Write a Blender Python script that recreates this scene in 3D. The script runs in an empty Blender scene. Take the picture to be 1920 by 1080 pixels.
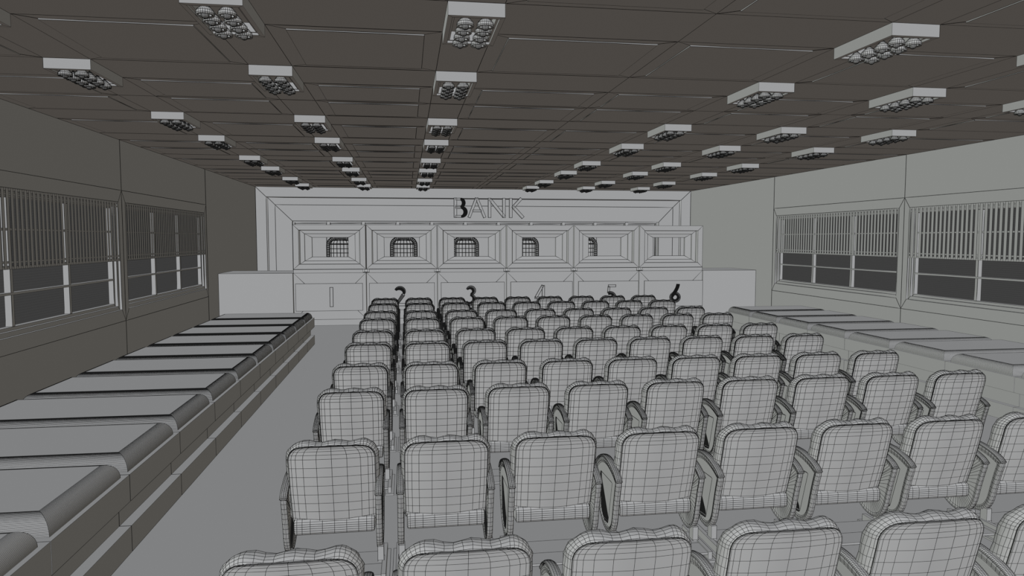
import bpy, bmesh, math
from mathutils import Vector, Matrix

# ------------------------------------------------------------------ basics
F = 1.8                      # eye height above the floor
YAW, PITCH = 0.1460594, 0.06885255
sc = bpy.context.scene
COL = sc.collection
FWD = Vector((math.sin(YAW)*math.cos(PITCH), math.cos(YAW)*math.cos(PITCH), -math.sin(PITCH)))
EYE = Vector((0, 0, F))

cam_d = bpy.data.cameras.new('camera')
cam_d.lens = 25.0
cam_d.sensor_width = 36.0
cam_d.clip_start = 0.05
cam = bpy.data.objects.new('camera', cam_d)
COL.objects.link(cam)
cam.location = EYE
cam.rotation_euler = (math.pi/2 - PITCH, 0, -YAW)
sc.camera = cam

sc.view_settings.view_transform = 'Standard'
sc.view_settings.look = 'None'
sc.view_settings.gamma = 1.0
sc.view_settings.exposure = 0.0
sc.view_settings.use_curve_mapping = False
sc.cycles.diffuse_bounces = 0
sc.cycles.glossy_bounces = 0
sc.cycles.max_bounces = 2
sc.cycles.use_denoising = False

def lin(c):
    c /= 255.0
    return c/12.92 if c <= 0.04045 else ((c+0.055)/1.055)**2.4

ALB = 0.5
def sun(name, direction, rgb, linear=False):
    """added shadowless sun shining along direction; rgb = the 0-255 tone a facing grey surface takes"""
    d = bpy.data.lights.new(name, 'SUN')
    c = list(rgb) if linear else [lin(v) for v in rgb]
    m = max(c)
    d.energy = m/ALB*math.pi
    d.color = [v/m for v in c]
    d.angle = 0.0
    d.use_shadow = False
    o = bpy.data.objects.new(name, d)
    COL.objects.link(o)
    o.rotation_euler = Vector(direction).to_track_quat('-Z', 'Y').to_euler()
    o.location = (2, 6, 2.5)
def tones(rgb): return [lin(v) for v in rgb]
FRONT, TOP = tones((154, 155, 156)), tones((127, 128, 129))
# added suns without shadows, toning each face direction; the hall has no such lamps
sun('added_sun_from_above_behind', (0, .7071, -.7071), [v*1.4142*.7 for v in TOP], True)
sun('added_sun_from_above', (0, 0, -1), [v*.3 for v in TOP], True)
sun('added_sun_from_behind', (0, 1, 0), [f-v*.7 for f, v in zip(FRONT, TOP)], True)
sun('added_sun_from_the_left', (1, 0, 0), (134, 136, 133))
sun('added_sun_from_the_right', (-1, 0, 0), (81, 79, 75))
sun('added_sun_from_below', (0, 0, 1), (74, 70, 66))

w = bpy.data.worlds.new('outside')
sc.world = w
w.use_nodes = True
w.node_tree.nodes['Background'].inputs[0].default_value = (lin(62), lin(62), lin(62), 1)
w.node_tree.nodes['Background'].inputs[1].default_value = 1.0

# ------------------------------------------------------------------ materials
LINEPX = 0.62                # half width of an ink line, thousandths of the distance down the hall
def make_mat(name, tone=1.0, line=0.012, k=1.0, transparent=0.0, strength=0.9):
    m = bpy.data.materials.new(name)
    m.use_nodes = True
    nt = m.node_tree
    nt.nodes.clear()
    N, L = nt.nodes.new, nt.links.new
    out = N('ShaderNodeOutputMaterial')
    dif = N('ShaderNodeBsdfDiffuse')
    at = N('ShaderNodeAttribute'); at.attribute_name = 'edge_distance'
    sep = N('ShaderNodeSeparateXYZ'); L(at.outputs['Vector'], sep.inputs[0])
    m1 = N('ShaderNodeMath'); m1.operation = 'MINIMUM'; L(sep.outputs[0], m1.inputs[0]); L(sep.outputs[1], m1.inputs[1])
    m2 = N('ShaderNodeMath'); m2.operation = 'MINIMUM'; L(m1.outputs[0], m2.inputs[0]); L(sep.outputs[2], m2.inputs[1])
    geo = N('ShaderNodeNewGeometry')
    dot = N('ShaderNodeVectorMath'); dot.operation = 'DOT_PRODUCT'
    L(geo.outputs['Position'], dot.inputs[0])
    dot.inputs[1].default_value = (FWD.x, FWD.y, 0)      # grows steadily down the hall
    mul = N('ShaderNodeMath'); mul.operation = 'MULTIPLY'; L(dot.outputs['Value'], mul.inputs[0])
    mul.inputs[1].default_value = LINEPX*k/1333.33
    lt = N('ShaderNodeMath'); lt.operation = 'LESS_THAN'; L(m2.outputs[0], lt.inputs[0]); L(mul.outputs[0], lt.inputs[1])
    st = N('ShaderNodeMath'); st.operation = 'MULTIPLY'; L(lt.outputs[0], st.inputs[0]); st.inputs[1].default_value = strength
    mix = N('ShaderNodeMix'); mix.data_type = 'RGBA'
    L(st.outputs[0], mix.inputs['Factor'])
    a = ALB*tone
    mix.inputs['A'].default_value = (a, a, a, 1)
    mix.inputs['B'].default_value = (line, line, line, 1)
    L(mix.outputs['Result'], dif.inputs['Color'])
    if transparent > 0:
        tr = N('ShaderNodeBsdfTransparent')
        ms = N('ShaderNodeMixShader')
        # clear glass between ink lines
        inv = N('ShaderNodeMath'); inv.operation = 'MULTIPLY_ADD'
        L(st.outputs[0], inv.inputs[0]); inv.inputs[1].default_value = -(transparent-0.72); inv.inputs[2].default_value = transparent
        L(inv.outputs[0], ms.inputs[0]); L(dif.outputs[0], ms.inputs[1]); L(tr.outputs[0], ms.inputs[2])
        L(ms.outputs[0], out.inputs[0])
    else:
        L(dif.outputs[0], out.inputs[0])
    return m
M_WALL = make_mat('grey_plaster_with_seam_lines', k=0.85, strength=0.95)
M_CEIL = make_mat('grey_ceiling_board_with_seam_lines', k=0.95, strength=0.95)
M_FLOOR = make_mat('grey_floor')
M_WOOD = make_mat('grey_joinery_with_seam_lines', k=0.8, strength=0.75)
M_SEAT = make_mat('grey_upholstery_with_stitched_grid', k=0.62, strength=0.8)
M_ARM = make_mat('grey_chair_metal_with_grid', k=0.62, strength=0.85)
M_BENCH = make_mat('grey_bench_cover', k=0.6, strength=0.75)
M_LAMP = make_mat('grey_lamp_metal', k=0.5, strength=0.8)
M_SIGN = make_mat('grey_letter_face', k=0.75, strength=0.95)
M_DARK = make_mat('dark_arm_shading', tone=0.045)  # flat dark tone standing in for shading on the arm panels
M_INK = make_mat('dark_cord', tone=0.03)
def plain(m):
    n = m.name+'_plain'
    if n in bpy.data.materials: return bpy.data.materials[n]
    c = m.copy(); c.name = n
    nt = c.node_tree
    for nd in nt.nodes:
        if nd.type == 'MATH' and nd.operation == 'LESS_THAN':
            for l in list(nt.links):
                if l.from_node == nd: nt.links.remove(l)
        if nd.type == 'MATH' and nd.operation == 'MULTIPLY' and abs(nd.inputs[1].default_value) > .3 : nd.inputs[0].default_value = 0.0
    return c
def T(depth, k=1.15): return k*depth/1333.33
M_GLASS = make_mat('window_glass', tone=0.25, transparent=0.9, k=0.5)

# ------------------------------------------------------------------ mesh building
class MB:
    """collects polygons; build() links them as ONE mesh object"""
    def __init__(s): s.v, s.f, s.sm, s.mi, s.wr, s.w = [], [], [], [], [], True
    def face(s, pts, smooth=False, mi=0):
        s.wr.append(s.w)
        i = len(s.v); s.v += [tuple(p) for p in pts]
        s.f.append(list(range(i, i+len(pts)))); s.sm.append(smooth); s.mi.append(mi)
    def box(s, x0, x1, y0, y1, z0, z1, skip=''):
        if 'b' not in skip: s.face([(x0,y0,z0),(x0,y1,z0),(x1,y1,z0),(x1,y0,z0)])
        if 't' not in skip: s.face([(x0,y0,z1),(x1,y0,z1),(x1,y1,z1),(x0,y1,z1)])
        s.face([(x0,y0,z0),(x1,y0,z0),(x1,y0,z1),(x0,y0,z1)])
        s.face([(x1,y1,z0),(x0,y1,z0),(x0,y1,z1),(x1,y1,z1)])
        s.face([(x0,y1,z0),(x0,y0,z0),(x0,y0,z1),(x0,y1,z1)])
        s.face([(x1,y0,z0),(x1,y1,z0),(x1,y1,z1),(x1,y0,z1)])
    def rings(s, rings, closed=True, cap0=False, cap1=False, smooth=False, mi=0):
        base = len(s.v); n = len(rings[0])
        for r in rings: s.v += [tuple(p) for p in r]
        for k in range(len(rings)-1):
            for i in range(n if closed else n-1):
                j = (i+1) % n
                s.f.append([base+k*n+i, base+k*n+j, base+(k+1)*n+j, base+(k+1)*n+i]); s.sm.append(smooth); s.mi.append(mi)
        nf0 = len(s.f)
        if cap0: s.f.append([base+i for i in range(n)][::-1]); s.sm.append(smooth); s.mi.append(mi)
        if cap1: s.f.append([base+(len(rings)-1)*n+i for i in range(n)]); s.sm.append(smooth); s.mi.append(mi)
        s.wr += [s.w]*(len(s.f)-len(s.wr))
    def build(s, name, mats, parent=None, weld=True, fs=False, recalc=True, wire=None):
        if not isinstance(mats, (list, tuple)): mats = [mats]
        bm = bmesh.new()
        vs = [bm.verts.new(p) for p in s.v]
        wl = bm.faces.layers.int.new('w')
        for f, sm, mi, wr in zip(s.f, s.sm, s.mi, s.wr):
            try: bf = bm.faces.new([vs[i] for i in f])
            except ValueError: continue
            bf.smooth = sm; bf.material_index = mi; bf[wl] = 1 if wr else 0
        if weld: bmesh.ops.remove_doubles(bm, verts=bm.verts, dist=1e-5)
        if recalc: bmesh.ops.recalc_face_normals(bm, faces=bm.faces)
        if wire:
            # seams and piping as fine dark cords lying along the edges
            me = bpy.data.meshes.new(name)
            b2 = bm.copy()
            w2 = b2.faces.layers.int['w']
            bmesh.ops.delete(b2, geom=[f for f in b2.faces if not f[w2]], context='FACES')
            r = bmesh.ops.wireframe(b2, faces=b2.faces[:], thickness=wire, use_replace=True, use_boundary=True, use_even_offset=False, offset=0.0)
            for f in b2.faces: f.material_index = len(mats); f.smooth = False
            t2 = bpy.data.meshes.new('cords'); b2.to_mesh(t2); b2.free()
            bm.from_mesh(t2); bpy.data.meshes.remove(t2)
            bm.to_mesh(me); bm.free()
            for m in [plain(q) for q in mats]+[M_INK]: me.materials.append(m)
            o = bpy.data.objects.new(name, me)
            COL.objects.link(o)
            if parent: o.parent = parent
            return o
        bm.edges.index_update()
        real = bm.edges.layers.int.new('real')
        for e in bm.edges: e[real] = 1
        bmesh.ops.triangulate(bm, faces=bm.faces[:], quad_method='FIXED', ngon_method='BEAUTY')
        bm.verts.index_update(); bm.faces.index_update()
        me = bpy.data.meshes.new(name)
        D = []
        for f in bm.faces:
            ls = list(f.loops)
            cols = [[0.0]*3 for _ in range(3)]
            n = f.normal
            for k in range(3):
                a, b, c = ls[k].vert.co, ls[(k+1) % 3].vert.co, ls[(k+2) % 3].vert.co
                if ls[k].edge[real] != 1:
                    for q in range(3): cols[q][k] = 50.0
                    continue
                e = b-a
                h = (c-a).cross(e).length/max(e.length, 1e-9)
                if fs:
                    mid = (a+b)/2
                    p = n.cross(e).normalized() if e.length > 1e-9 and n.length > 0 else Vector((0, 0, 1))
                    v = (mid-EYE).normalized()
                    h *= max(0.16, math.sqrt(max(0.0, 1-p.dot(v)**2)))
                cols[(k+2) % 3][k] = h
            D += cols
        bm.to_mesh(me)
        bm.free()
        at = me.attributes.new('edge_distance', 'FLOAT_VECTOR', 'CORNER')
        flat = []
        # bmesh face/loop order is kept by to_mesh
        for c in D: flat += c
        at.data.foreach_set('vector', flat)
        for m in mats: me.materials.append(m)
        o = bpy.data.objects.new(name, me)
        COL.objects.link(o)
        if parent: o.parent = parent
        return o

def thing(name, label, cat, loc=(0, 0, 0), group=None):
    o = bpy.data.objects.new(name, None); COL.objects.link(o)
    o.location = loc; o['label'] = label; o['category'] = cat
    if group: o['group'] = group
    return o
def struct(o): o['kind'] = 'structure'; return o
def copy_tree(root, loc, label):
    def cp(o, parent):
        c = o.copy(); COL.objects.link(c)
        if parent is not None:
            c.parent = parent
        for ch in kids[o.name]: cp(ch, c)
        return c
    r = cp(root, None)
    r.location = loc; r['label'] = label
    return r
kids = {}
def index_kids(root):
    def go(o):
        kids[o.name] = [c for c in bpy.data.objects if c.parent == o]
        for c in kids[o.name]: go(c)
    go(root)
ORD = ['nearest', 'second', 'third', 'fourth', 'fifth', 'sixth', 'seventh', 'eighth', 'ninth', 'tenth', 'eleventh', 'twelfth']

# ------------------------------------------------------------------ room shell
XL, XR, YB, ZC = -3.82, 7.84, 19.03, 1.333+F
YN = -1.93
CELL0 = -1.92
mb = MB(); mb.face([(XL, YN, 0), (XR, YN, 0), (XR, YB+.6, 0), (XL, YB+.6, 0)])
struct(mb.build('floor', M_FLOOR, fs=True))

# side walls: bays with a window opening mitred into each bay
BAYS = [-1.92, 2.17, 6.26, 10.355, 14.45]
OZ0, OZ1 = -.955+F, .495+F
LZ0, LZ1 = -1.115+F, .655+F
TH = 0.16
def side_wall(name, X, out):
    mb = MB()
    for b in range(4):
        y0, y1 = BAYS[b], BAYS[b+1]
        mb.face([(X, y0, 0), (X, y1, 0), (X, y1, LZ0), (X, y0, LZ0)])
        mb.face([(X, y0, LZ1), (X, y1, LZ1), (X, y1, ZC), (X, y0, ZC)])
        if b >= 2:
            a0, a1 = y0+.12, y1-.12
            O = [(X, y0, LZ0), (X, y1, LZ0), (X, y1, LZ1), (X, y0, LZ1)]
            I = [(X, a0, OZ0), (X, a1, OZ0), (X, a1, OZ1), (X, a0, OZ1)]
            J = [(X+out*.03, p[1], p[2]) for p in I]
            mb.rings([O, I, J])
        else:
            mb.face([(X, y0, LZ0), (X, y1, LZ0), (X, y1, LZ1), (X, y0, LZ1)])
    mb.face([(X, BAYS[4], 0), (X, YB, 0), (X, YB, ZC), (X, BAYS[4], ZC)])
    return struct(mb.build(name, M_WALL, fs=True))
side_wall('wall_left', XL, -1)
side_wall('wall_right', XR, 1)

def rect(y0, y1, z0, z1, x): return [(x, y0, z0), (x, y1, z0), (x, y1, z1), (x, y0, z1)]
def window(num, X, out, b):
    """stepped frame, two mullions, two rails and panes"""
    a0, a1 = BAYS[b]+.12, BAYS[b+1]-.12
    fr = MB()
    def R(dep, ins): return rect(a0+ins, a1-ins, OZ0+ins, OZ1-ins, X+out*dep)
    fr.rings([R(.03, 0), R(.03, .05), R(.065, .05), R(.065, .085), R(.13, .085), R(.13, 0)])
    o = fr.build('window_%d' % num, M_WALL, fs=True); struct(o)
    y0, y1 = a0+.085, a1-.085
    z0, z1 = OZ0+.085, OZ1-.085
    for k in (1, 2):
        yc = y0+(y1-y0)*k/3
        m = MB(); m.box(min(X+out*.066, X+out*.13), max(X+out*.066, X+out*.13), yc-.024, yc+.024, z0, z1, 'bt')
        m.build('mullion', M_WALL, o, fs=True)
    for zc in (-.543+F, .095+F):
        m = MB(); m.box(min(X+out*.060, X+out*.12), max(X+out*.060, X+out*.12), y0, y1, zc-.013, zc+.013)
        m.build('glazing_bar', M_WALL, o, fs=True)
    for k in range(3):
        p0, p1 = y0+(y1-y0)*k/3, y0+(y1-y0)*(k+1)/3
        m = MB()
        n = 46
        for i in range(n):
            q0, q1 = z0+(z1-z0)*i/n, z0+(z1-z0)*(i+1)/n
            m.face([(X+out*.125, p0, q0), (X+out*.125, p1, q0), (X+out*.125, p1, q1), (X+out*.125, p0, q1)])
        m.build('pane', M_GLASS, o)
    return a0, a1
WIN = [(1, XL, -1, 2), (2, XL, -1, 3), (3, XR, 1, 3), (4, XR, 1, 2)]
BL = {1: 'grey vertical slat blind on the nearer left-hand window', 2: 'grey vertical slat blind on the farther left-hand window',
      3: 'grey vertical slat blind on the farther right-hand window', 4: 'grey vertical slat blind on the nearer right-hand window'}
for num, X, out, b in WIN:
    a0, a1 = window(num, X, out, b)
    t = thing('window_blind', BL[num], 'blind', (X, (a0+a1)/2, -.295+F), 'half-drawn slat blinds in the windows')
    zt, zb = .493, -.296
    H = zt-zb
    hw = (a1-a0)/2-.004
    n = int(round(2*hw/.0835)); pitch = 2*hw/n
    sl = MB()
    xi, xo = 0.0, out*.003
    for i in range(n+1):
        c = -hw+i*pitch
        L_, R_ = max(-hw, c-.023), min(hw, c+.023)
        sl.box(min(xi, xo), max(xi, xo), L_, R_, 0.0, H)
    for i in range(n):
        l, r = -hw+i*pitch+.023, -hw+(i+1)*pitch-.023
        for zz, q in ((0.0, 1), (H, -1)):
            x = out*.0015
            sl.face([(x, l-.008, zz), (x, r+.008, zz), (x, r-.012, zz+q*.034), (x, l+.012, zz+q*.034)])
    sl.build('slats', M_WALL, t, wire=T((a0+a1)/2, .7))
    for zz in (.058, H-.07):
        ln = MB()
        for i in range(n):
            l, r = -hw+i*pitch, -hw+(i+1)*pitch
            ln.box(min(out*.003, out*.009), max(out*.003, out*.009), l, r, zz, zz+.02)
        ln.build('ladder_tape', M_WALL, t, wire=T((a0+a1)/2, .7))

# far wall: stepped surround, with a panelled partition in its opening
mb = MB()
def fr(x0, x1, z1, y, z0=0.0): return [(x0, y, z0), (x0, y, z1), (x1, y, z1), (x1, y, z0)]
A = [fr(XL, XR, ZC, YB), fr(-3.56, 7.56, 1.077+F, YB), fr(-3.53, 7.53, 1.062+F, YB+.03), fr(-3.35, 7.335, .878+F, YB+.03), fr(-2.93, 6.93, .466+F, YB+.03), fr(-2.93, 6.93, .466+F, YB+.2)]
mb.rings(A, closed=False)
struct(mb.build('wall_back', M_WALL, fs=True))
mb = MB()
y = YB+.12
n = 11; px0, px1 = -2.93, 6.93; pit = (px1-px0)/n
mb.box(px0, px1, y, y+.05, .425+F, .466+F)
mb.box(px0, px1, y, y+.05, 0, .2)
for i in range(n+1):
    c = px0+i*pit
    mb.box(max(px0, c-.042), min(px1, c+.042), y-.004, y+.05, 0, .466+F)
for i in range(n):
    c = px0+i*pit
    mb.rings([[(c+.042, y, .2), (c+.042, y, .425+F), (c+pit-.042, y, .425+F), (c+pit-.042, y, .2)],
              [(c+.042, y+.07, .2), (c+.042, y+.07, .425+F), (c+pit-.042, y+.07, .425+F), (c+pit-.042, y+.07, .2)],
              [(c+.06, y+.07, .22), (c+.06, y+.07, .40+F), (c+pit-.06, y+.07, .40+F), (c+pit-.06, y+.07, .22)]], cap1=True)
struct(mb.build('trim_1', M_WALL, fs=True))
mb = MB(); mb.box(XL+.01, XR-.01, 16.6, YB+.02, 0, .55)
struct(mb.build('floor_platform', M_FLOOR, fs=True))

# ceiling: a grid of bays, each with a slightly dropped board
LA = [.15, 4.10, 8.02, 11.97, 15.95]
LB = [1.84, 5.785, 9.72, 13.70, 17.72]
COLX = [-2.64, -1.19, .24, 2.975, 4.42, 5.87]
xs = [(XL, COLX[0])]
for i in range(5):
    a, b = COLX[i]+.325, COLX[i+1]
    if i == 2: xs += [(a, 1.83), (1.83, b)]
    else: xs.append((a, b))
xs.append((COLX[5]+.325, XR))
edges_x = sorted(set([XL, XR, 1.83]+COLX+[c+.325 for c in COLX]))
ycells = []
ye = [YN]
for k in range(5):
    a, b = LA[k], LB[k]
    nxt = LA[k+1] if k < 4 else YB+2
    mid = b+.605+.78
    if k == 4: mid = YB
    ye += [a, a+.605, b, b+.605]
    ycells += [(a+.605, b)]
    if k < 4:
        ycells += [(b+.605, mid), (mid, nxt)]; ye.append(mid)
    else:
        ycells += [(b+.605, YB)]
ye = sorted(set([y for y in ye if y < YB]+[YB]))
mb = MB()
isx = {(round(a, 3), round(b, 3)) for a, b in xs}
isy = {(round(a, 3), round(b, 3)) for a, b in ycells}
for i in range(len(edges_x)-1):
    for j in range(len(ye)-1):
        x0, x1, y0, y1 = edges_x[i], edges_x[i+1], ye[j], ye[j+1]
        O = [(x0, y0, ZC), (x1, y0, ZC), (x1, y1, ZC), (x0, y1, ZC)]
        if (round(x0, 3), round(x1, 3)) in isx and (round(y0, 3), round(y1, 3)) in isy and y1-y0 > .3:
            dx, dy = .115, .075
            I = [(x0+dx, y0+dy, ZC), (x1-dx, y0+dy, ZC), (x1-dx, y1-dy, ZC), (x0+dx, y1-dy, ZC)]
            J = [(p[0], p[1], ZC-.007) for p in I]
            mb.rings([O, I, J], cap1=True)
        else:
            mb.face(O)
struct(mb.build('ceiling', M_CEIL, fs=True))

# ------------------------------------------------------------------ ceiling spotlight boxes
def make_lamp(depth):
    tw = T(depth, .8)
    ts = T(depth, 1.15)
    t = thing('ceiling_spotlight_box', '', 'ceiling light', group='spotlight boxes under the ceiling')
    h = MB()
    W, Ln, Hh = .325, .605, .077
    def r(x, y, z): return [(x, y, z), (W-x, y, z), (W-x, Ln-y, z), (x, Ln-y, z)]
    h.rings([r(0, 0, 0), r(0, 0, -Hh), r(.027, .035, -Hh), r(.027, .035, -Hh+.014), r(.042, .05, -Hh+.014), r(.042, .05, -.008)], cap1=True)
    h.build('housing', M_LAMP, t, wire=tw)
    b = MB()
    n = 24
    prof = [(.036, .002), (.0475, 0.0), (.0485, .008), (.046, .023), (.030, .041), (.014, .057), (.004, .068)]
    b.rings([[(rr*math.cos(2*math.pi*i/n), rr*math.sin(2*math.pi*i/n), z) for i in range(n)] for rr, z in prof], cap1=True, smooth=True)
    ball = MB()
    br = .020
    ball.rings([[(br*math.sin(a)*math.cos(2*math.pi*i/16), br*math.sin(a)*math.sin(2*math.pi*i/16), .002-br*math.cos(a)) for i in range(16)] for a in [.12, .45, .8, 1.15, 1.5, 1.9]], cap0=True, smooth=True)
    s0 = l0 = None
    for cx in (.105, .222):
        for k in range(4):
            loc = (cx, .10+.136*k, -Hh-.031)
            if s0 is None:
                s0 = b.build('spotlight_shade', M_LAMP, t, wire=ts); l0 = ball.build('bulb', M_LAMP, s0, wire=ts)
                s0.location = loc
            else:
                s = s0.copy(); COL.objects.link(s); s.location = loc; s.parent = t
                l = l0.copy(); COL.objects.link(l); l.parent = s
    return t
CN = ['leftmost column', 'second column from the left', 'third column from the left', 'fourth column from the left', 'fifth column from the left', 'rightmost column']
ly = sorted(LA[1:]+LB[1:])
for k, y in enumerate(ly):
    proto = None
    for c in range(6):
        if c == 5 and k == 0: continue
        lab = 'grey spotlight box with eight spots, %s in the %s' % (ORD[k-(c == 5)], CN[c])
        loc = (COLX[c], y, ZC-.0005)
        if proto is None:
            proto = make_lamp(y+.3); index_kids(proto)
            proto.location = loc; proto['label'] = lab
        else: copy_tree(proto, loc, lab)

# ------------------------------------------------------------------ benches
UP = .9115
def make_bench(depth, k=.85):
    tw = T(depth, k)
    """local: x=0 front face, +x towards the wall, y 0..UP"""
    t = thing('bench', '', 'bench')
    WD = 1.50
    e = .003
    m = MB(); m.box(0, WD, e, UP-e, .30, .455); m.build('seat_ledge', M_BENCH, t, wire=tw)
    m = MB(); m.box(.065, WD, e, UP-e, .155, .30, 'bt'); m.build('recessed_plinth', M_BENCH, t, wire=tw)
    m = MB(); m.box(0, WD, e, UP-e, .004, .155); m.build('base_step', M_BENCH, t, wire=tw)
    m = MB()
    x0, x1, y0, y1, zb, h = .028, WD-.005, .055, UP-.05, .455, .097
    rings = []
    N = 26
    for i in range(N+1):
        a = i/N*math.pi/2
        ins = .075*(1-math.cos(a)); z = zb+h*math.sin(a)
        rings.append([(x0+ins, y0+ins, z), (x1-ins, y0+ins, z), (x1-ins, y1-ins, z), (x0+ins, y1-ins, z)])
    m.rings(rings, cap1=True)
    m.build('seat_cushion', M_BENCH, t, wire=tw)
    return t
JY = 12.465
for k in range(11):
    i = 10-k
    yc = JY-UP*(k+.5)
    b = make_bench(yc-.35, max(.7, 1.25-.05*yc))
    b.location = (-1.585, JY-UP*k, 0); b.rotation_euler = (0, 0, math.pi)
    b['group'] = 'bench units along the left wall'
    b['label'] = 'grey cushioned bench unit in the left row, farthest, beside the counter' if k == 0 else 'grey cushioned bench unit under the left windows, %s from the camera' % (ORD[i] if i else 'the nearest')
for k in range(9):
    i = 8-k
    yc = JY-UP*(k+.5)
    b = make_bench(yc+.85, .42)
    b.location = (5.86, JY-UP*(k+1), 0)
    b['group'] = 'bench units along the right wall'
    b['label'] = 'grey cushioned bench unit in the right row, farthest, beside the counter' if k == 0 else 'grey cushioned bench unit under the right windows, %s in view from the camera' % (ORD[i] if i else 'the nearest')

# ------------------------------------------------------------------ counter
CY = 15.16
WC = T(15.2, 1.0)
CP, C0 = 1.4815, -2.335
DT = -.705+F
def stroke(m, pts, wd, y0, y1, seg_cap=True):
    """a flat bent bar through pts (x,z), extruded between y0 and y1"""
    n = len(pts); Lf, Rt = [], []
    for i, p in enumerate(pts):
        a = Vector(pts[max(i-1, 0)]); b = Vector(pts[min(i+1, n-1)])
        d = (b-a).normalized(); nn = Vector((-d.y, d.x))*(wd[i] if isinstance(wd, list) else wd)/2
        Lf.append((p[0]+nn.x, p[1]+nn.y)); Rt.append((p[0]-nn.x, p[1]-nn.y))
    rings = [[(Lf[i][0], y0, Lf[i][1]), (Rt[i][0], y0, Rt[i][1]), (Rt[i][0], y1, Rt[i][1]), (Lf[i][0], y1, Lf[i][1])] for i in range(n)]
    m.rings(rings, cap0=True, cap1=True)
def arc(cx, cz, rx, rz, a0, a1, n): return [(cx+rx*math.cos(math.radians(a0+(a1-a0)*i/n)), cz+rz*math.sin(math.radians(a0+(a1-a0)*i/n))) for i in range(n+1)]
def numeral(k, parent, ox, oz, H, y):
    m = MB(); W = .155
    def S(pts, wd=W): stroke(m, [(ox+p[0]*H, oz+p[1]*H) for p in pts], [q*H for q in wd] if isinstance(wd, list) else wd*H, y-.03, y)
    if k == 1: S([(0, 0), (0, 1)], .16)
    if k == 2:
        S(arc(-.06, .72, .235, .21, 150, -25, 26)+[(.13+(-.2-.13)*q/16, .58+(.1-.58)*q/16) for q in range(17)], [.10+.10*math.sin(math.pi*min(1, q/26)) for q in range(27)]+[.17-.05*q/16 for q in range(17)])
        S([(-.27, .06), (.29, .06)], .13)
    if k == 3:
        S(arc(-.04, .75, .19, .18, 155, -85, 26), [.09+.11*math.sin(math.pi*q/26) for q in range(27)])
        S(arc(-.06, .29, .23, .23, 85, -150, 30), [.09+.11*math.sin(math.pi*q/30) for q in range(31)])
    if k == 4:
        S([(.10, 1.0), (-.28, .34)], .12); S([(-.33, .33), (.36, .33)], .10); S([(.13, 0), (.13, 1.0)], .13)
    if k == 5:
        S([(-.17, .94), (.24, .94)], .12); S([(-.14, .9), (-.17, .55)], .10)
        S(arc(-.08, .30, .26, .25, 112, -130, 36), .17)
    if k == 6:
        S([(.17+(-.18-.17)*(q/26)**1.6*1.0, 1.0-.66*q/26) for q in range(27)], .15)
        S(arc(0, .27, .22, .21, 0, 360, 44), .16)
    return m.build('numeral', M_SIGN, parent, wire=WC*1.5)
for k in range(6):
    x0 = C0+k*CP; x1 = x0+CP; xc = (x0+x1)/2
    g = 'teller desks along the counter'
    t = thing('teller_desk', 'grey counter desk carrying the number %d board' % (k+1), 'counter', (xc, CY, 0), g)
    h = CP/2-.007
    m = MB()
    z0, z1 = .126, DT
    m.rings([[(-h, 0, z0), (h, 0, z0), (h, 0, z1), (-h, 0, z1)], [(-h+.24, 0, z0+.24), (h-.24, 0, z0+.24), (h-.24, 0, z1-.24), (-h+.24, 0, z1-.24)]], cap1=True)
    m.face([(-h, 0, z1), (h, 0, z1), (h, 1.24, z1), (-h, 1.24, z1)])
    m.face([(-h, 0, z0), (-h, 0, z1), (-h, 1.24, z1), (-h, 1.24, z0)]); m.face([(h, 0, z0), (h, 0, z1), (h, 1.24, z1), (h, 1.24, z0)])
    m.face([(-h, 1.24, z0), (h, 1.24, z0), (h, 1.24, z1), (-h, 1.24, z1)])
    m.build('desk_body', M_WOOD, t, wire=WC)
    m = MB(); m.box(-h, h, -.012, 1.23, 0, .126); m.build('plinth', M_WOOD, t, wire=WC)
    b = MB()
    bw, bz0, bz1 = .672, -1.478+F, -.916+F
    b.box(-bw, bw, -.18, -.16, bz0, bz1)
    bo = b.build('number_board', M_WOOD, t, wire=WC)
    m = MB(); m.box(-.3, .3, -.161, .0, (bz0+bz1)/2-.05, (bz0+bz1)/2+.05); m.build('board_standoff', M_WOOD, t, wire=WC)
    ncx = [-1.57, -.145, 1.345, 2.865, 4.445, 5.915][k]*.987-xc
    numeral(k+1, bo, ncx, -1.39+F, .397, -.185+.004)
    # rail on the desk and the framed teller window above it
    m = MB(); m.box(-h, h, .005, .06, DT, -.632+F); m.build('top_rail', M_WOOD, t, wire=WC)
    t2 = thing('teller_window', 'grey stepped window frame standing on the desk numbered %d' % (k+1), 'window frame', (xc, CY, -.628+F), 'framed teller windows on the counter')
    def rr(hx, za, zb, y): return [(-hx, y, za+.628), (hx, y, za+.628), (hx, y, zb+.628), (-hx, y, zb+.628)]
    H1 = CP/2-.012
    m = MB()
    m.rings([rr(H1, -.624, .292, .2), rr(H1, -.624, .292, 0), rr(.617, -.523, .183, 0), rr(.603, -.519, .180, .06)])
    m.build('outer_frame', M_WOOD, t2, wire=WC)
    m = MB()
    m.rings([rr(.603, -.519, .180, .06), rr(.603, -.519, .180, .10), rr(.513, -.455, .108, .105), rr(.513, -.455, .108, .145), rr(.370, -.375, .031, .155), rr(.370, -.375, .031, .2), rr(.603, -.519, .18, .2)])
    m.build('inner_frame', M_WOOD, t2, wire=WC)
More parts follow.
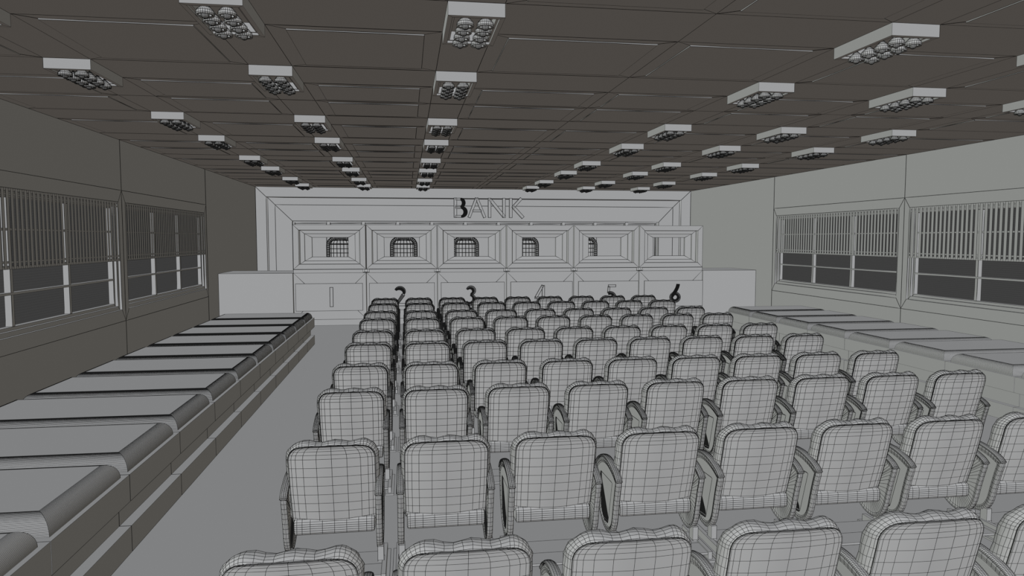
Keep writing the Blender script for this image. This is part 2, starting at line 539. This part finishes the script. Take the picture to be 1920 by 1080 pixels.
for k in range(1, 6):
    x = C0+k*CP
    t = thing('frame_bracket', 'small grey bracket under the joint of teller windows %d and %d' % (k, k+1), 'bracket', (x, CY-.012, DT+.008), 'brackets between the teller windows')
    m = MB()
    for a0, a1 in ((-.062, -.022), (-.02, .02), (.022, .062)):
        m.face([(a0, -.06, .002), (a1, -.06, .002), (a1, -.004, .004), (a0, -.004, .004)])
    m.rings([[(-.062, -.004, .002), (.062, -.004, .002), (.062, -.004, .072), (-.062, -.004, .072)], [(-.062, -.06, .002), (.062, -.06, .002), (.062, -.02, .072), (-.062, -.02, .072)], [(-.03, -.055, .015), (.03, -.055, .015), (.03, -.02, .06), (-.03, -.02, .06)]], cap0=True, cap1=True)
    m.build('bracket_block', M_LAMP, t, wire=WC)
for side, xa, xb in (('left', XL+.012, C0-.008), ('right', C0+6*CP+.008, XR-.012)):
    t = thing('counter_end', 'plain grey counter end block against the %s wall' % side, 'counter', ((xa+xb)/2, CY, 0), 'plain end blocks of the counter')
    hx = (xb-xa)/2
    m = MB(); m.box(-hx, hx, 0, 1.24, 0, DT); m.build('counter_block', M_WOOD, t, wire=WC)

# lettering over the counter
t = thing('bank_lettering', 'raised grey letters spelling BANK high on the far wall', 'sign', (2.19, YB-.001, .57+F))
LX = 1.235-2.19; LH = .515; PXM = 1.912/1420     # letter layout across the sign
def letter(strokes, j):
    m = MB()
    for i, (pts, wd) in enumerate(strokes):
        stroke(m, pts, wd, -.08-.0015*i, -.016)
    m.build('letter', M_SIGN, t, wire=WC*1.6)
def X_(u): return LX+(u-222)*PXM
S_ = .073
letter([([(X_(250), 0), (X_(250), LH)], S_),
        ([(X_(250), LH-.03)]+arc(X_(352), LH-.13, .085, .100, 90, -90, 34)+[(X_(250), LH/2+.035)], [.05]+[.05+.035*math.sin(math.pi*q/34) for q in range(35)]+[.05]),
        ([(X_(250), LH/2+.0)]+arc(X_(365), .145, .115, .118, 90, -90, 40)+[(X_(250), .03)], [.05]+[.052+.045*math.sin(math.pi*q/40) for q in range(41)]+[.052])], 0)
letter([([(X_(520), 0), (X_(668), LH)], .066), ([(X_(672), LH), (X_(832), 0)], .066), ([(X_(590), .175), (X_(765), .175)], .05)], 1)
letter([([(X_(928), 0), (X_(928), LH)], S_), ([(X_(935), LH-.03), (X_(1215), .03)], .075), ([(X_(1215), 0), (X_(1215), LH)], S_)], 2)
letter([([(X_(1352), 0), (X_(1352), LH)], S_), ([(X_(1385), LH*.5), (X_(1565), LH)], .07), ([(X_(1400), LH*.56), (X_(1600), 0)], .075)], 3)

# ------------------------------------------------------------------ rounded upholstery helper
TW = [.001]
def outline(W, z0, z1, rt, rb, n=8):
    """rounded rectangle, counter-clockwise from bottom right, in (x,z)"""
    p = []
    def cor(cx, cz, r, a0):
        for i in range(n+1):
            a = math.radians(a0+90*i/n); p.append((cx+r*math.cos(a), cz+r*math.sin(a)))
    p += [(W, z0+rb+(z1-rt-z0-rb)*k/8) for k in range(1, 8)]
    cor(W-rt, z1-rt, rt, 0)
    p += [(W-rt-(2*W-2*rt)*k/9, z1) for k in range(1, 9)]
    cor(-W+rt, z1-rt, rt, 90)
    p += [(-W, z1-rt-(z1-rt-z0-rb)*k/8) for k in range(1, 8)]
    cor(-W+rb, z0+rb, rb, 180)
    p += [(-W+rb+(2*W-2*rb)*k/8, z0) for k in range(1, 8)]
    cor(W-rb, z0+rb, rb, 270)
    return p
def lean(z): return .128*(1-(z-.275)/.449)       # the back tips towards the rear at the top

def back_parts(t, W=.2235, z0=.277, z1=.724, rt=.075):
    # shell: a gridded curved plate
    m = MB()
    us = [-1, -.985, -.93, -.83, -.66, -.35, 0, .35, .66, .83, .93, .985, 1]
    zs = [z0, z0+.004, z0+.028, z0+.067, z0+.118, z0+.170, z0+.222, z0+.274, z0+.326]
    zs += [z1-rt+rt*math.sin(math.radians(a)) for a in (3, 22, 40, 56, 70, 81, 90)]
    def hw(z):
        d = z-(z1-rt)
        w = W-rt+math.sqrt(max(0, rt*rt-d*d)) if d > 0 else W
        return w*(.985+.015*min(1, (z-z0)/.2))
    def sy(u, z): return lean(z)+.028*u*u-.006*math.sin(math.pi*(z-z0)/(z1-z0))
    grid = []
    for z in zs:
        w = hw(z)
        grid.append([(u*w, sy(u*w/W, z), z-.010*(1-u*u)*(1 if z < z0+.03 else 0)+.004*(1-u*u)*(z-z0)/(z1-z0)) for u in us])
    m.rings(grid, closed=False, smooth=True)
    # short rim all round, joining the cushion
    left = [g[0] for g in grid]; right = [g[-1] for g in grid]
    loop = left+grid[-1][1:-1]+right[::-1]+grid[0][1:-1][::-1]
    loop2 = [(p[0]*.995, p[1]+.005, p[2]) for p in loop]
    loop3 = [(p[0]*.985, p[1]+.012, p[2]) for p in loop]
    m.rings([loop, loop2, loop3], smooth=False)
    bs = m.build('back_shell', M_SEAT, t, wire=TW[0])
    pp = MB(); rp = TW[0]*.85
    rings = []
    for k in range(5):
        a = 2*math.pi*k/4+.785
        rings.append([(p[0]*(1+rp*math.cos(a)/W), p[1]+.004+rp*math.sin(a), p[2]+rp*math.cos(a)*(1 if p[2] > .5 else -1)) for p in loop])
    pp.rings(rings)
    pi_ = pp.build('piping', M_INK, bs)
    pi_['label'] = 'dark piping round the seat back'
    # cushion in front of it
    m = MB()
    o = outline(W, z0+.004, z1, rt, .03, 8)
    cx, cz = 0, (z0+z1)/2
    rings = []
    for k, (dy, off) in enumerate([(.010, -.006), (.018, .004), (.030, .011), (.045, .016), (.062, .018), (.078, .015), (.092, .007), (.102, -.012), (.108, -.045), (.110, -.09), (.105, -.14)]):
        r = []
        for i, (x, z) in enumerate(o):
            a, b = o[i-1], o[(i+1) % len(o)]
            d = Vector((b[0]-a[0], b[1]-a[1])).normalized(); nx, nz = d.y, -d.x
            X, Z = x+nx*off, z+nz*off
            u = x/W
            top = max(0, (z-(z1-.10))/.10)
            prof = min(1, k/4)
            Z += top*prof*(.0085*math.cos(3*math.pi*(u-.06))-.002+.003*math.sin(9*u+k))
            X += .0025*math.sin(i*1.9+k*1.3)*prof
            r.append((X, lean(min(z, z1))+dy+.02*(X/W)**2*(1 if k < 6 else .3), Z))
        rings.append(r)
    m.rings(rings, cap1=True, smooth=True)
    m.build('back_cushion', M_SEAT, t, wire=TW[0])

def seat_part(t):
    m = MB()
    W = .212
    # rounded block, ends at the back under the shell
    o = []
    prof = [(.090, .232), (.086, .240), (.085, .252), (.085, .264), (.085, .276), (.085, .288), (.088, .30), (.10, .312), (.16, .325), (.22, .33), (.28, .332), (.34, .335), (.40, .335), (.445, .325), (.470, .30), (.475, .275), (.465, .25), (.44, .235), (.30, .226), (.18, .226)]
    us = [-1, -.985, -.93, -.8, -.6, -.3, 0, .3, .6, .8, .93, .985, 1]
    rings = []
    for u in us:
        k = {1.0: .80, .985: .95}.get(abs(u), 1.0)
        cy, cz = .28, .28
        r = []
        for i, (y, z) in enumerate(prof):
            yy = cy+(y-cy)*(.985 if abs(u) > .99 else 1); zz = cz+(z-cz)*k
            if z > .32: zz += .006*math.sin(5*u+i)*math.cos(2*i)
            r.append((u*W, yy+.032, zz-.014))
        rings.append(r)
    m.rings(rings, cap0=True, cap1=True, smooth=True)
    m.build('seat', M_SEAT, t, wire=TW[0])

def catmull(P, n, closed=True):
    out = []
    N = len(P)
    for i in range(N if closed else N-1):
        p0, p1, p2, p3 = [Vector(P[(i+d) % N] if closed else P[min(max(i+d, 0), N-1)]) for d in (-1, 0, 1, 2)]
        for k in range(n):
            s = k/n
            out.append(tuple(.5*((2*p1)+(-p0+p2)*s+(2*p0-5*p1+4*p2-p3)*s*s+(-p0+3*p1-3*p2+p3)*s**3)))
    if not closed: out.append(tuple(P[-1]))
    return out
TOPARC = [(-.004, .452), (.03, .478), (.09, .502), (.17, .520), (.25, .522), (.33, .503), (.39, .47), (.435, .43)]
TOPARC = [(p[0]+.028, p[1]-.006) for p in TOPARC]
ARM = TOPARC+[(.425, .38), (.405, .30), (.375, .22), (.325, .155), (.26, .115), (.19, .101), (.135, .112), (.092, .145), (.062, .20), (.042, .28), (.018, .37)]
ARM = ARM[:8]+[(p[0]+.028, p[1]-.006) for p in ARM[8:]]
PANEL = [(.095, .42), (.345, .415), (.345, .36), (.315, .14), (.175, .152)]
PANEL = [(p[0]+.028, p[1]-.006) for p in PANEL]
def ray_poly(c, d, poly):
    best = None
    for i in range(len(poly)):
        a, b = Vector(poly[i]), Vector(poly[(i+1) % len(poly)])
        e = b-a; den = d.x*e.y-d.y*e.x
        if abs(den) < 1e-9: continue
        q = a-c
        s = (q.x*e.y-q.y*e.x)/den; u = (q.x*d.y-q.y*d.x)/den
        if s > 0 and -1e-6 <= u <= 1+1e-6 and (best is None or s < best): best = s
    return c+d*(best or 0)
def arm_part(t, X, side):
    """side=+1: outer face towards +x"""
    P = catmull(ARM, 3)
    c = Vector((.248, .294))
    def off(k): 
        r = []
        for i in range(len(P)):
            a, b = Vector(P[i-1]), Vector(P[(i+1) % len(P)])
            d = (b-a).normalized(); nn = Vector((d.y, -d.x))
            # P runs clockwise seen from +x: outward is (-d.y, d.x)
            q = Vector(P[i])+Vector((-d.y, d.x))*k
            r.append(q)
        return r
    inner = [ray_poly(c, (Vector(p)-c).normalized(), PANEL) for p in P]
    inner2 = [c+(q-c)*.95 for q in inner]
    m = MB()
    def ring(r, x): return [(X+side*x, p[0], p[1]) for p in r]
    m.rings([ring([c+(q-c)*.1 for q in inner], -.010), ring(off(-.020), -.011), ring(off(-.010), -.014), ring(off(-.004), -.0155), ring(off(0), -.012), ring(off(.001), -.004), ring(off(.001), .003), ring(off(-.001), .010), ring(off(-.006), .0145), ring(off(-.013), .0155), ring(off(-.020), .013), ring(off(-.024), .0135), ring(off(-.032), .010)], smooth=True, cap0=True)
    m.w = False
    m.rings([ring(off(-.032), .010), ring(inner, .0095)])
    m.w = True
    inner15 = [c+(q-c)*.975 for q in inner]
    m.rings([ring(inner, .0095), ring([c+(q-c)*.985 for q in inner], .0085), ring(inner15, .007), ring([c+(q-c)*.963 for q in inner], .005), ring(inner2, .003)])
    m.face([(X+side*.003, PANEL[i][0]+(c.x-PANEL[i][0])*.05, PANEL[i][1]+(c.y-PANEL[i][1])*.05) for i in range(5)])
    m.face([(X+side*.0045, p[0]+.028, p[1]-.006) for p in ((.337, .375), (.337, .35), (.308, .153), (.186, .164), (.192, .185))], mi=1)  # recess shading painted as a dark patch
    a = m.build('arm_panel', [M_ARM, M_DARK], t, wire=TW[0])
    # armrest pad on top
    T = catmull([(p[0], p[1]) for p in TOPARC], 9, closed=False)
    r = MB(); rings = []
    for i, p in enumerate(T):
        q0, q1 = Vector(T[max(i-1, 0)]), Vector(T[min(i+1, len(T)-1)])
        d = (q1-q0).normalized(); nn = Vector((-d.y, d.x))
        sc_ = .6 if i in (0, len(T)-1) else 1
        sec = []
        for x, h in ((-.016, .000), (-.019, .004), (-.018, .009), (-.010, .013), (0, .014), (.010, .013), (.018, .009), (.019, .004), (.016, .000), (0, -.003)):
            sec.append((X+x*sc_, p[0]+nn.x*h*sc_, p[1]+nn.y*h*sc_))
        rings.append(sec)
    r.rings(rings, cap0=True, cap1=True, smooth=True)
    r.build('armrest', M_ARM, a, wire=TW[0])

def make_chair(depth):
    TW[0] = T(depth)
    t = thing('auditorium_chair', '', 'chair', group='rows of hall chairs facing the counter')
    back_parts(t)
    seat_part(t)
    for s in (-1, 1):
        arm_part(t, s*.243-.004, s)
        m = MB(); m.box(s*.243-.016, s*.243+.016, .115, .165, .052, .13); m.build('leg', M_ARM, t, wire=TW[0])
        m = MB(); m.box(s*.262-.012, s*.262+.012, -.05, .33, .012, .055); m.box(s*.262-.03, s*.262+.03, -.07, .35, 0, .012)
        m.box(min(s*.228, s*.262), max(s*.228, s*.262), .11, .17, .045, .056)
        m.build('foot', M_ARM, t, wire=TW[0])
    m = MB()
    m.box(-.25, .25, -.045, .085, .037, .0495); m.box(-.25, .25, .0855, .24, .037, .0495)
    m.build('base_board', M_ARM, t, wire=TW[0])
    return t
ROWS = [2.37, 3.713, 5.03, 6.06, 7.30, 8.31, 9.55, 10.54, 11.78, 12.78]
CNT = [6, 8]+[9]*8
RN = ['the nearest row', 'the second row', 'the third row', 'the fourth row', 'the fifth row', 'the sixth row', 'the seventh row', 'the eighth row', 'the ninth row', 'the farthest row by the counter']
PN = ['leftmost', 'second from left', 'third from left', 'fourth from left', 'fifth from left', 'sixth from left', 'seventh from left', 'eighth from left', 'rightmost']
for r, y in enumerate(ROWS):
    proto = None
    for j in range(CNT[r]):
        loc = (-.402+.6*j, y, 0)
        lab = 'grey padded chair, %s in %s%s' % (PN[j], RN[r], '' if r == 9 else ' from the camera' if r else '')
        if proto is None:
            proto = make_chair(y*.987+.3); index_kids(proto)
            proto.location = loc; proto['label'] = lab
        else: copy_tree(proto, loc, lab)

# ------------------------------------------------------------------ tall-backed chairs behind the counter
def make_office():
    TW[0] = T(17.2, 1.9)
    t = thing('tall_back_chair', '', 'chair', group='tall-backed chairs behind the teller windows')
    m = MB()
    W, z0, z1, rt = .315, .62, 1.295, .19
    us = [-1, -.8, -.6, -.3, 0, .3, .6, .8, 1]
    zs = [z0+.1*k for k in range(6)]+[z1-rt+rt*math.sin(math.radians(a)) for a in (10, 35, 60, 90)]
    g = []
    for z in zs:
        d = z-(z1-rt); w = W-rt+math.sqrt(max(0, rt*rt-d*d)) if d > 0 else W
        w *= .8+.2*min(1, (z1-z)/.5+.8) if False else 1
        g.append([(u*(w-.05), .01+.03*u*u, z-.04*(z > z1-.02)) for u in us])
    m.rings(g, closed=False, smooth=True)
    m.build('back_pad', M_SEAT, t, wire=TW[0])
    o = outline(W, z0, z1, rt, .05, 6)
    rings = []
    for k in range(9):
        a = 2*math.pi*k/8
        inset, dy = .035+.035*math.cos(a), .035*math.sin(a)
        r = []
        for i, (x, z) in enumerate(o):
            p, q = o[i-1], o[(i+1) % len(o)]
            d = Vector((q[0]-p[0], q[1]-p[1])).normalized()
            r.append((x-d.y*inset, dy+.02, z+d.x*inset))
        rings.append(r)
    m = MB(); m.rings(rings, smooth=True); m.build('back_frame', M_SEAT, t, wire=TW[0])
    m = MB(); m.rings([[(x*k, -.26+.0+yy*k+(.26 if False else 0)+.30, z) for x, yy in [(math.cos(math.radians(10*i))*.29, math.sin(math.radians(10*i))*.26-.32) for i in range(36)]] for k, z in ((.9, .50), (1, .53), (1, .58), (.92, .61))], cap0=True, cap1=True, smooth=True); m.build('seat', M_SEAT, t, wire=TW[0])
    m = MB(); m.rings([[(.03*math.cos(2*math.pi*i/16), -.25+.03*math.sin(2*math.pi*i/16), z) for i in range(16)] for z in (.04, .5)], cap0=True, cap1=True); m.build('pedestal', M_ARM, t, wire=TW[0])
    m = MB(); m.rings([[(r_*math.cos(2*math.pi*i/24), -.25+r_*math.sin(2*math.pi*i/24), z) for i in range(24)] for r_, z in ((.26, 0), (.26, .015), (.05, .045))], cap0=True, cap1=True); m.build('foot_disc', M_ARM, t, wire=TW[0])
    return t
off0 = make_office(); index_kids(off0)
oz = .55
for k in range(5):
    loc = (-1.565+1.483*k, 17.25, oz)
    lab = 'tall rounded chair back seen through the teller window numbered %d' % (k+1)
    if k == 0: off0.location = loc; off0['label'] = lab
    else: copy_tree(off0, loc, lab)
